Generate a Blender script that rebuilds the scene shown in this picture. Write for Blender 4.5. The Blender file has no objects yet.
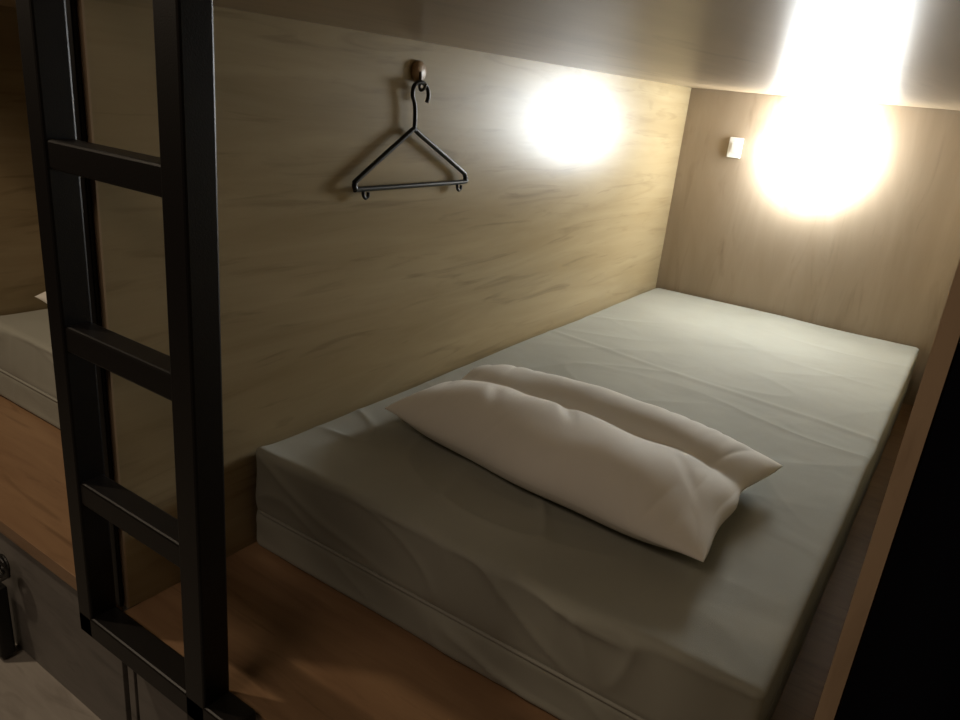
import bpy, bmesh, math
import numpy as np
from mathutils import Vector, Matrix, noise

scene = bpy.context.scene
col = scene.collection

# ------------------------------------------------------------ materials
def new_mat(name):
    m = bpy.data.materials.new(name); m.use_nodes = True
    nt = m.node_tree
    return m, nt, nt.nodes["Principled BSDF"]

def plain(name, c, rough=0.5, metal=0.0, spec=0.5, bump=0.0, bscale=200):
    m, nt, b = new_mat(name)
    b.inputs["Base Color"].default_value = (*c, 1)
    b.inputs["Roughness"].default_value = rough
    b.inputs["Metallic"].default_value = metal
    b.inputs["Specular IOR Level"].default_value = spec
    if bump > 0:
        tc = nt.nodes.new("ShaderNodeTexCoord")
        n = nt.nodes.new("ShaderNodeTexNoise"); n.inputs["Scale"].default_value = bscale
        bp = nt.nodes.new("ShaderNodeBump"); bp.inputs["Strength"].default_value = bump
        bp.inputs["Distance"].default_value = 0.002
        nt.links.new(tc.outputs["Object"], n.inputs["Vector"])
        nt.links.new(n.outputs["Fac"], bp.inputs["Height"])
        nt.links.new(bp.outputs["Normal"], b.inputs["Normal"])
    return m

def wood(name, c1, c2, c3, scale, rough=0.42, bump=0.15, spec=0.5):
    m, nt, b = new_mat(name)
    L = nt.links
    tc = nt.nodes.new("ShaderNodeTexCoord")
    mp = nt.nodes.new("ShaderNodeMapping"); mp.inputs["Scale"].default_value = scale
    L.new(tc.outputs["Object"], mp.inputs["Vector"])
    n1 = nt.nodes.new("ShaderNodeTexNoise")
    n1.inputs["Scale"].default_value = 1.0; n1.inputs["Detail"].default_value = 9
    n1.inputs["Roughness"].default_value = 0.62; n1.inputs["Distortion"].default_value = 0.6
    L.new(mp.outputs["Vector"], n1.inputs["Vector"])
    r1 = nt.nodes.new("ShaderNodeValToRGB")
    r1.color_ramp.elements[0].position = 0.32; r1.color_ramp.elements[0].color = (*c2, 1)
    r1.color_ramp.elements[1].position = 0.66; r1.color_ramp.elements[1].color = (*c1, 1)
    L.new(n1.outputs["Fac"], r1.inputs["Fac"])
    mp2 = nt.nodes.new("ShaderNodeMapping")
    mp2.inputs["Scale"].default_value = tuple(s*2.3 for s in scale)
    mp2.inputs["Location"].default_value = (3.1, 1.7, 5.3)
    L.new(tc.outputs["Object"], mp2.inputs["Vector"])
    n2 = nt.nodes.new("ShaderNodeTexNoise")
    n2.inputs["Scale"].default_value = 1.0; n2.inputs["Detail"].default_value = 5
    n2.inputs["Distortion"].default_value = 1.2
    L.new(mp2.outputs["Vector"], n2.inputs["Vector"])
    r2 = nt.nodes.new("ShaderNodeValToRGB")
    r2.color_ramp.elements[0].position = 0.56; r2.color_ramp.elements[0].color = (0, 0, 0, 1)
    r2.color_ramp.elements[1].position = 0.76; r2.color_ramp.elements[1].color = (0.6, 0.6, 0.6, 1)
    L.new(n2.outputs["Fac"], r2.inputs["Fac"])
    mx = nt.nodes.new("ShaderNodeMix"); mx.data_type = 'RGBA'
    L.new(r2.outputs["Color"], mx.inputs[0])
    L.new(r1.outputs["Color"], mx.inputs[6])
    mx.inputs[7].default_value = (*c3, 1)
    L.new(mx.outputs[2], b.inputs["Base Color"])
    b.inputs["Roughness"].default_value = rough
    b.inputs["Specular IOR Level"].default_value = spec
    if bump > 0:
        bp = nt.nodes.new("ShaderNodeBump"); bp.inputs["Strength"].default_value = bump
        bp.inputs["Distance"].default_value = 0.002
        L.new(n1.outputs["Fac"], bp.inputs["Height"])
        L.new(bp.outputs["Normal"], b.inputs["Normal"])
    return m

def fabric(name, c1, c2, weave=900, wr=0.4, nscale=14, dist=0.006, rough=0.85, sheen=0.1):
    m, nt, b = new_mat(name); L = nt.links
    tc = nt.nodes.new("ShaderNodeTexCoord")
    n = nt.nodes.new("ShaderNodeTexNoise"); n.inputs["Scale"].default_value = 3.5
    n.inputs["Detail"].default_value = 4
    L.new(tc.outputs["Object"], n.inputs["Vector"])
    r = nt.nodes.new("ShaderNodeValToRGB")
    r.color_ramp.elements[0].position = .3; r.color_ramp.elements[0].color = (*c1, 1)
    r.color_ramp.elements[1].position = .7; r.color_ramp.elements[1].color = (*c2, 1)
    L.new(n.outputs["Fac"], r.inputs["Fac"]); L.new(r.outputs["Color"], b.inputs["Base Color"])
    b.inputs["Roughness"].default_value = rough
    b.inputs["Sheen Weight"].default_value = sheen
    b.inputs["Specular IOR Level"].default_value = 0.25
    n2 = nt.nodes.new("ShaderNodeTexNoise"); n2.inputs["Scale"].default_value = nscale
    n2.inputs["Detail"].default_value = 2; n2.inputs["Distortion"].default_value = 0.6
    L.new(tc.outputs["Object"], n2.inputs["Vector"])
    b1 = nt.nodes.new("ShaderNodeBump"); b1.inputs["Strength"].default_value = wr
    b1.inputs["Distance"].default_value = dist
    L.new(n2.outputs["Fac"], b1.inputs["Height"])
    n3 = nt.nodes.new("ShaderNodeTexNoise"); n3.inputs["Scale"].default_value = weave
    L.new(tc.outputs["Object"], n3.inputs["Vector"])
    b2 = nt.nodes.new("ShaderNodeBump"); b2.inputs["Strength"].default_value = 0.25
    b2.inputs["Distance"].default_value = 0.001
    L.new(n3.outputs["Fac"], b2.inputs["Height"]); L.new(b1.outputs["Normal"], b2.inputs["Normal"])
    L.new(b2.outputs["Normal"], b.inputs["Normal"])
    return m

OAK1, OAK2, OAK3 = (.38, .303, .178), (.295, .225, .122), (.16, .114, .056)
m_wall = wood("oak_laminate_wall", OAK1, OAK2, OAK3, (9, 1.3, 13), rough=.31, bump=.02, spec=.24)
m_far = wood("oak_laminate_far", (.37, .295, .215), (.29, .225, .155), (.18, .13, .085), (7, 6, 1.2), rough=.4, bump=.05)
m_ceil = wood("oak_laminate_ceiling", (.36, .275, .178), (.29, .215, .132), (.2, .14, .08), (9, 1.3, 9), rough=0.34, bump=0.0, spec=.45)
m_plat = wood("oak_platform", (.30, .185, .10), (.21, .12, .064), (.12, .065, .033), (2.0, 16, 16), rough=0.38, bump=.05)
m_edge = wood("oak_edge_band", (.42, .30, .19), (.34, .235, .145), (.22, .15, .09), (12, 12, 2), rough=.4, bump=.03)
m_fascia = wood("grey_fascia", (.19, .175, .16), (.13, .12, .11), (.06, .055, .05), (3, 3, 14), rough=.5)
m_floor = wood("floor_vinyl", (.34, .31, .27), (.24, .215, .185), (.15, .13, .11), (3, 12, 3), rough=.5)
m_black = plain("black_powder_coat", (.006, .005, .0045), 0.42, spec=.3, bump=0.1, bscale=500)
m_blackp = plain("black_plastic", (.012, .012, .011), 0.38, spec=.35)
m_paint = plain("dark_paint", (.10, .07, .055), 0.8, bump=.1)
m_sheet = fabric("grey_sheet", (.272, .27, .226), (.318, .316, .268), nscale=6, dist=.007, wr=.5)
m_pillow = fabric("cream_pillow_cotton", (.68, .655, .60), (.73, .705, .65), nscale=6, wr=.18, dist=.008)
m_piping = fabric("grey_piping", (.26, .255, .22), (.30, .295, .255))
m_curtain = plain("black_curtain_cloth", (.003, .003, .005), 0.95, spec=.05)
m_white = plain("white_plastic", (.8, .8, .78), 0.35)
m_knob = wood("knob_wood", (.42, .28, .15), (.33, .2, .1), (.2, .12, .05), (60, 60, 10))
m_steel = plain("dark_steel", (.12, .11, .10), 0.3, 1.0)
m_glow, nt, b = new_mat("frosted_lamp_glass")
b.inputs["Base Color"].default_value = (.9, .9, .88, 1)
b.inputs["Emission Color"].default_value = (.93, .98, 1, 1)
b.inputs["Emission Strength"].default_value = 50

# ------------------------------------------------------------ helpers
def finish(name, bm, mat, smooth=False, parent=None):
    me = bpy.data.meshes.new(name)
    bmesh.ops.recalc_face_normals(bm, faces=bm.faces)
    bm.to_mesh(me); bm.free()
    if smooth:
        for p in me.polygons: p.use_smooth = True
    for mm in (mat if isinstance(mat, (list, tuple)) else [mat]): me.materials.append(mm)
    o = bpy.data.objects.new(name, me); col.objects.link(o)
    if parent: o.parent = parent
    return o

def bm_box(bm, lo, hi, bev=0.0, mi=0):
    lo = Vector(lo); hi = Vector(hi)
    r = bmesh.ops.create_cube(bm, size=1)
    vs = r["verts"]
    for v in vs:
        v.co = Vector([lo[i] + (v.co[i] + .5) * (hi[i] - lo[i]) for i in range(3)])
    fs = {f for v in vs for f in v.link_faces}
    for f in fs: f.material_index = mi
    if bev > 0:
        es = list({e for v in vs for e in v.link_edges})
        bmesh.ops.bevel(bm, geom=es, offset=bev, segments=2, affect='EDGES', profile=.5, material=mi)

def boxes(name, lst, mat, bev=0.002, parent=None):
    bm = bmesh.new()
    for it in lst:
        bm_box(bm, it[0], it[1], bev, it[2] if len(it) > 2 else 0)
    return finish(name, bm, mat, parent=parent)

def bm_tube(bm, pts, r, seg=10, closed=False, mi=0):
    pts = [Vector(p) for p in pts]; n = len(pts); rings = []
    up = None
    for i, p in enumerate(pts):
        if closed: t = pts[(i+1) % n] - pts[i-1]
        else: t = pts[min(i+1, n-1)] - pts[max(i-1, 0)]
        t.normalize()
        if up is None:
            a = Vector((1, 0, 0)) if abs(t.x) < .8 else Vector((0, 0, 1))
            up = (a - t*a.dot(t)).normalized()
        else:
            up = (up - t*up.dot(t)).normalized()
        s = t.cross(up)
        rings.append([bm.verts.new(p + (up*math.cos(2*math.pi*k/seg) + s*math.sin(2*math.pi*k/seg))*r) for k in range(seg)])
    m = n if closed else n-1
    for i in range(m):
        a, b_ = rings[i], rings[(i+1) % n]
        for k in range(seg):
            f = bm.faces.new((a[k], a[(k+1) % seg], b_[(k+1) % seg], b_[k])); f.material_index = mi
    if not closed:
        for rr in (rings[0], rings[-1]):
            f = bm.faces.new(rr); f.material_index = mi

def bm_lathe(bm, prof, centre, axis='Z', seg=40, mi=0, sc=(1, 1)):
    rings = []
    c = Vector(centre)
    for r, h in prof:
        ring = []
        for k in range(seg):
            a = 2*math.pi*k/seg
            x, y = r*math.cos(a)*sc[0], r*math.sin(a)*sc[1]
            off = {'Z': (x, y, h), 'X': (h, x, y), 'Y': (x, h, y)}[axis]
            ring.append(bm.verts.new(c + Vector(off)))
        rings.append(ring)
    for a, b_ in zip(rings, rings[1:]):
        for k in range(seg):
            f = bm.faces.new((a[k], a[(k+1) % seg], b_[(k+1) % seg], b_[k])); f.material_index = mi
    for rr in (rings[0], rings[-1]):
        f = bm.faces.new(rr); f.material_index = mi

def smooth_path(ctrl, n=8, closed=False):
    P = [Vector(p) for p in ctrl]; out = []
    N = len(P); rng = range(N) if closed else range(N-1)
    for i in rng:
        p0 = P[(i-1) % N] if closed or i > 0 else P[i]
        p1 = P[i]; p2 = P[(i+1) % N]
        p3 = P[(i+2) % N] if closed or i+2 < N else P[(i+1) % N]
        for k in range(n):
            t = k/n
            out.append(.5*((2*p1) + (p2-p0)*t + (2*p0-5*p1+4*p2-p3)*t*t + (3*p1-p0-3*p2+p3)*t**3))
    if not closed: out.append(P[-1])
    return out

# ------------------------------------------------------------ dimensions
W, LEN, T, H = 0.943, 2.0, 0.216, 0.732
YF = -0.262          # front plane of the bunks
YP = -0.250          # front edge of the partitions
FL = -0.54           # corridor floor
YW = 2.005           # far wall plane
CEIL = 1.95

# room shell
boxes("floor", [((-2.6, -2.2, FL-.05), (2.6, 2.2, FL))], m_floor, 0)
boxes("wall_back", [((-2.6, -2.25, FL), (2.6, -2.2, CEIL))], m_paint, 0)
boxes("wall_far", [((-2.6, YW, FL), (2.6, YW+.04, CEIL))], m_far, 0)
boxes("ceiling", [((-2.6, -2.2, CEIL), (2.6, 2.2, CEIL+.05))], m_paint, 0)
boxes("wall_left", [((-2.65, -2.25, FL), (-2.6, 2.2, CEIL))], m_paint, 0)
boxes("wall_right", [((2.6, -2.25, FL), (2.65, 2.2, CEIL))], m_paint, 0)

# bunk partitions (panel + edge band); behind the fascia below platform height
def partition(name, x0, x1, yp):
    return boxes(name, [((x0, yp+.003, -T), (x1, YW-.001, H+.045), 0), ((x0, yp, -T), (x1, yp+.003, H+.045), 1),
                        ((x0, YF+.035, FL), (x1, YW-.001, -T), 0)], [m_wall, m_edge], 0)
P = [(-1.031-.026, -1.031, YP), (-.026, 0.0, YP), (1.001, 1.014, YF)]
for a_, b_, y_ in P: partition("partition_panel", a_, b_, y_)

g_ = .001
bays = [(P[0][1]+g_, P[1][0]-g_), (P[1][1]+g_, P[2][0]-g_)]
for x0, x1 in bays:
    boxes("upper_bunk_board", [((x0, YF, H), (x1, YW-.003, H+.045))], m_ceil, 0)
    boxes("bed_platform", [((x0, YF, -T-.03), (x1, YW-.003, -T), 0),
      ((x0+.008, YF+.012, FL), (x1-.008, YF+.03, -T-.03), 1)], [m_plat, m_fascia], 0.001)
boxes("trim_1", [((-.022, YF+.014, FL), (-.004, YF+.03, -T-.002))], m_fascia, .001)

# black flat steel frame strip capping the partition edge
boxes("bunk_frame_post", [((-.036, YP-.008, -T+.001), (-.010, YP-.0015, H))], m_black, .001)

# ------------------------------------------------------------ ladder
a = .022; yl = -.292; xl, xr = -.014, .265
lad = [((xl-a, yl-a, -.238), (xl+a-.006, yl+a, 1.75)), ((xr-a, yl-a, -.262), (xr+a, yl+a, 1.75))]
for z in (.525, .275, .03, .78, 1.03, 1.28, 1.53):
    lad.append(((xl+a-.008, yl-.019, z-.019), (xr-a+.002, yl+.019, z+.019)))
lad.append(((xl-a, yl-a, -.238), (xr+.08, yl+a, -.198)))
boxes("ladder", lad, m_black, .0035)

# ------------------------------------------------------------ mattress
def rounded_box(bm, lo, hi, r, nx, ny, nz, disp):
    c = (Vector(lo)+Vector(hi))/2; h = (Vector(hi)-Vector(lo))/2
    def grid(ax, sg, n1, n2):
        a1, a2 = [i for i in range(3) if i != ax]
        g = []
        for i in range(n1+1):
            row = []
            for j in range(n2+1):
                p = Vector((0, 0, 0)); p[ax] = sg*h[ax]
                p[a1] = -h[a1] + 2*h[a1]*i/n1; p[a2] = -h[a2] + 2*h[a2]*j/n2
                q = Vector([max(-h[k]+r, min(h[k]-r, p[k])) for k in range(3)])
                nrm = (p-q).normalized()
                row.append(bm.verts.new(disp(c + q + nrm*r, nrm)))
            g.append(row)
        for i in range(n1):
            for j in range(n2):
                bm.faces.new((g[i][j], g[i+1][j], g[i+1][j+1], g[i][j+1]))
    for sg in (-1, 1):
        grid(0, sg, ny, nz); grid(1, sg, nx, nz); grid(2, sg, nx, ny)
    bmesh.ops.remove_doubles(bm, verts=bm.verts, dist=1e-5)

def ridge(p, k=2.2, e=3): return (1-min(1, abs(noise.noise(p))*k))**e
def sm(x): x = max(0, min(1, x)); return x*x*(3-2*x)
def mat_disp(seed):
    def f(w, n):
        up = max(0, n.z)
        ang = .55
        u = w.x*math.cos(ang)+w.y*math.sin(ang); v = -w.x*math.sin(ang)+w.y*math.cos(ang)
        near = sm(1.15-w.y/.75)
        m1 = sm(.5+1.6*noise.noise(Vector((w.x*2.6+seed, w.y*2.6, 33))))
        m2 = sm(.5+1.6*noise.noise(Vector((w.x*2.2+seed, w.y*2.0, 71))))
        m3 = sm(.45+2.0*noise.noise(Vector((w.x*4.2+seed, w.y*3.0, 91))))
        z = .008*noise.noise(Vector((w.x*2.2+seed, w.y*1.6, 0)))
        z += .0045*ridge(Vector((u*1.8+seed, v*5.0, 3)))*m1*(.45+.55*near)
        z += .009*ridge(Vector((w.x*5+w.y*1.5, w.y*1.5+seed, 8)), 2.0, 2.5)*near*m2
        z += .0085*ridge(Vector((w.x*3.2+w.y*2.4, w.y*1.6-w.x*.8+seed, 18)), 2.2, 7)*near*m3
        z += .007*ridge(Vector((w.x*2.0-w.y*1.0, w.y*5.0+w.x*2.5+seed, 28)), 2.2, 7)*near*m1
        z += .002*ridge(Vector((w.x*1.5+w.y*.8, w.y*3.4+seed, 14)), 3, 5)*m2
        z += .0020*math.exp(-((w.y-1.12+.12*w.x)/.014)**2)
        out = w.copy()
        if n.z > -.2: out.z += (z-.010)*up
        side = 1-abs(n.z)
        s = .006*noise.noise(Vector((w.x*5+seed, w.y*5, w.z*7))) + .007*ridge(Vector((w.x*4+w.z*6, w.y*4, w.z*8+seed)), 2.2, 4)*m1
        s += .005*ridge(Vector((w.x*9, w.y*9, w.z*2+seed)), 2.2, 4)*m2
        groove = -.003*math.exp(-((w.z+.134)/.006)**2)
        d = (s*(1-.8*math.exp(-((w.z+.134)/.02)**2))+groove-.005)
        out.y += n.y*side*d
        out.x += n.x*side*min(0, d*.3-.002)
        return out
    return f
def mattress(x0, seed, res=1.0):
    bm = bmesh.new()
    rounded_box(bm, (x0, 0, -T+.0005), (x0+W-.004, LEN-.004, 0), .020, int(210*res), int(400*res), 44, mat_disp(seed))
    pz = -.134; pts = []
    rr = .03
    for cx, cy, a0 in ((x0+W-rr-.004, LEN-rr-.004, 0), (x0+rr, LEN-rr-.004, 90), (x0+rr, rr, 180), (x0+W-rr-.004, rr, 270)):
        for k in range(5):
            an = math.radians(a0+k*22.5)
            pts.append((cx+(rr-.006)*math.cos(an), cy+(rr-.006)*math.sin(an), pz))
    bm_tube(bm, pts, .0032, 8, True, 1)
    return finish("mattress", bm, [m_sheet, m_piping], True)
mattress(.005, 0)
mattress(-1.024, 5.3, .5)

# ------------------------------------------------------------ pillow
def pillow(c4, hgt, seed, lobes=True, zb=.009):
    NL, NR, FR, FLc = [Vector((*p, 0)) for p in c4]
    bm = bmesh.new(); nu, nv = 190, 140
    zs = .026
    def hump(v, a_, b_):
        t = (v-(a_+b_)/2)/((b_-a_)/2)
        return max(0, 1-t*t)**.5
    def S(u, v, top):
        bow_v = 1+.06*(1-u*u)+.012*math.sin(u*9+seed)
        bow_u = 1-.04*(1-v*v)+.008*math.sin(v*7+seed)
        if lobes: bow_u -= .032*math.exp(-((v-.20)/.22)**2)
        uu = u*bow_u; vv = v*bow_v
        a_ = (uu+1)/2; b_ = (vv+1)/2
        P = NL*(1-a_)*(1-b_)+NR*a_*(1-b_)+FR*a_*b_+FLc*(1-a_)*b_
        eu = max(0, 1-abs(u)**2.7)**.55; ev = max(0, 1-abs(v)**2.6)**.5
        e = eu*ev
        if lobes:
            vc = .18+.04*u
            lo = .97*hump(v, -1, vc+.03)
            hi = .80*hump(v, vc-.03, 1)
            base = (.46-.06*u+.12*abs(u)**3)*ev
            k = 3.6
            h = (hgt-zs)*eu*((lo**k+hi**k+base**k)**(1/k))
        else:
            h = (hgt-zs)*e
        w2 = noise.noise(Vector((u*1.9+seed, v*1.5, 5)))
        w5 = noise.noise(Vector((u*4.2+seed, v*2.0, 51)))
        w6 = ridge(Vector((u*6.5+seed, v*1.0, 29)), 2.0, 2.5)
        rim = math.exp(-((e-.45)/.28)**2)
        h += e*(.013*w2 + .004*w5) - .0035*w6*rim*min(1, e*4)
        # a few soft pinched creases on the near lobe
        h -= .010*math.exp(-((u+.06+.35*v)/.045)**2-((v+.12)/.20)**2)*e
        h -= .006*math.exp(-((u-.62+.5*v)/.05)**2-((v+.30)/.22)**2)*e
        h -= .005*math.exp(-((u+.55+.3*v)/.05)**2-((v+.35)/.25)**2)*e
        if top: P.z = zb+zs+max(0, h)
        else: P.z = zb+zs-zs*sm(e*1.9)
        return P
    for top in (1, 0):
        g = [[bm.verts.new(S(math.sin(math.pi/2*(-1+2*i/nu))*.7+(-1+2*i/nu)*.3,
              math.sin(math.pi/2*(-1+2*j/nv))*.7+(-1+2*j/nv)*.3, top)) for j in range(nv+1)] for i in range(nu+1)]
        for i in range(nu):
            for j in range(nv):
                bm.faces.new((g[i][j], g[i+1][j], g[i+1][j+1], g[i][j+1]))
    bmesh.ops.remove_doubles(bm, verts=bm.verts, dist=2e-5)
    return finish("pillow", bm, m_pillow, True)
pillow([(.115, .245), (.798, .168), (.812, .60), (.112, .595)], .104, 1.7)
pillow([(-.99, .12), (-.38, .10), (-.36, .50), (-.99, .50)], .110, 6.1, lobes=False)

# ------------------------------------------------------------ hanger + hook
bm = bmesh.new()
hx = .014
hy, hz = .410, .566
tri = [(hx, hy, hz), (hx, hy+.025, hz-.012), (hx, .582, .482), (hx, .600, .470), (hx, .603, .460), (hx, .592, .455),
       (hx, .43, .455), (hx, .262, .455), (hx, .246, .456), (hx, .243, .466), (hx, .258, .478), (hx, hy-.025, hz-.012)]
bm_tube(bm, smooth_path(tri, 6, True), .0052, 12, True)
hook = [(hx, hy, hz-.004), (hx, hy, .590), (hx, hy-.004, .615), (hx, hy-.012, .632), (hx, hy-.008, .650), (hx+.002, hy+.010, .657),
        (hx+.002, hy+.030, .648), (hx+.002, hy+.036, .632), (hx+.002, hy+.032, .620)]
bm_tube(bm, smooth_path(hook, 6), .0042, 12)
for yy in (.268, .575):
    bm_tube(bm, smooth_path([(hx, yy, .455), (hx, yy, .444), (hx, yy+.006, .437), (hx, yy+.013, .440), (hx, yy+.014, .448)], 5), .0034, 8)
finish("coat_hanger", bm, m_blackp, True)

bm = bmesh.new()
bm_lathe(bm, [(.0005, .0005), (.0205, .0005), (.0205, .006), (.018, .009), (.0005, .010)], (0, .425, .676), 'X', 32, 0)
bm_tube(bm, smooth_path([(.009, .423, .676), (.012, .422, .662), (.013, .420, .648), (.016, .420, .642), (.024, .420, .645), (.028, .420, .655)], 6), .0032, 8, mi=1)
finish("wall_hook", bm, [m_knob, m_steel], True)

# ------------------------------------------------------------ wall lamp: oval frosted bulkhead on a white base
bm = bmesh.new()
lx, lz = .482, .564
rx, rz = .162, .167
prof = [(1.0, 0), (1.0, -.020), (.98, -.034), (.90, -.052), (.75, -.066), (.5, -.076), (.25, -.081), (.004, -.082)]
bm_lathe(bm, prof, (lx, YW-.012, lz), 'Y', 56, 0, (rx, rz))
bm_lathe(bm, [(.004, 0), (.9, 0), (.9, -.013), (.004, -.013)], (lx, YW-.0005, lz), 'Y', 56, 1, (rx, rz))
finish("wall_lamp", bm, [m_glow, m_white], True)

# switch
bm = bmesh.new()
bm_box(bm, (.176, YW-.010, .510), (.224, YW-.0005, .580), .003)
bm_box(bm, (.188, YW-.014, .528), (.212, YW-.008, .562), .002)
finish("light_switch", bm, m_white)

# ------------------------------------------------------------ curtain on neighbouring bay
bm = bmesh.new(); n = 120
g = []
for i in range(n+1):
    x = 1.0155+1.0*i/n
    y = YF-.008+.010*(math.cos(i*.55)-1)*min(1, i/14)
    g.append([bm.verts.new((x, y, z)) for z in (-.52, 0, .6, 1.3, 1.75)])
for i in range(n):
    for j in range(4): bm.faces.new((g[i][j], g[i+1][j], g[i+1][j+1], g[i][j+1]))
finish("privacy_curtain", bm, m_curtain, True)

# ------------------------------------------------------------ power strip with coiled lead
bm = bmesh.new()
yy = YF-.003
bm_box(bm, (-.455, yy-.03, -.532), (-.405, yy, -.365), .006)
for k in range(2):
    bm_lathe(bm, [(.0005, -.002), (.018, -.002), (.018, .0), (.014, .0), (.0005, .004)], (-.430, yy-.031, -.41-.07*k), 'Y', 20)
coil = []
for k in range(90):
    t = k/90*4*2*math.pi
    coil.append((-.388+(.022+.004*math.sin(t*.37))*math.cos(t), yy-.012-.006*math.sin(t*.5), -.305+(.020+.004*math.cos(t*.23))*math.sin(t)))
coil += [(-.39, yy-.012, -.335), (-.41, yy-.013, -.35), (-.425, yy-.014, -.368)]
bm_tube(bm, coil, .0032, 8)
finish("power_strip", bm, m_blackp)

# ------------------------------------------------------------ lights
def area(name, loc, target, size, power, colr):
    ld = bpy.data.lights.new(name, 'AREA'); ld.shape = 'DISK'; ld.size = size; ld.energy = power; ld.color = colr
    o = bpy.data.objects.new(name, ld); col.objects.link(o)
    o.location = loc
    o.rotation_euler = (Vector(target)-Vector(loc)).to_track_quat('-Z', 'Y').to_euler()
    return o
area("corridor_spot", (-.93, -.80, 1.3), (-.3, 0, -.2), .07, 8, (1, .80, .58))
area("corridor_fill", (.3, -1.5, 1.9), (.3, -.3, 0), 1.1, 14, (1, .79, .60))  # added soft fill standing in for corridor bounce on the mattress front
wd = bpy.data.worlds.new("world"); scene.world = wd; wd.use_nodes = True
wd.node_tree.nodes["Background"].inputs[0].default_value = (.5, .45, .4, 1)
wd.node_tree.nodes["Background"].inputs[1].default_value = .02

# ------------------------------------------------------------ camera
f = 749.7
R = np.array([[.82114, .56281, .09471], [.26561, -.22997, -.93625], [-.50515, .79395, -.33832]])
U, _, Vt = np.linalg.svd(R); R = U@Vt           # world -> camera (x right, y down, z fwd)
C = Vector((1.0083, -.8206, .655))
rot = Matrix([[R[0][i], -R[1][i], -R[2][i]] for i in range(3)])
cam = bpy.data.cameras.new("camera"); cam.sensor_width = 36; cam.lens = f/960*36; cam.clip_start = .01
co = bpy.data.objects.new("camera", cam); col.objects.link(co)
co.matrix_world = Matrix.Translation(C) @ rot.to_4x4()
scene.camera = co
scene.view_settings.view_transform = 'Standard'
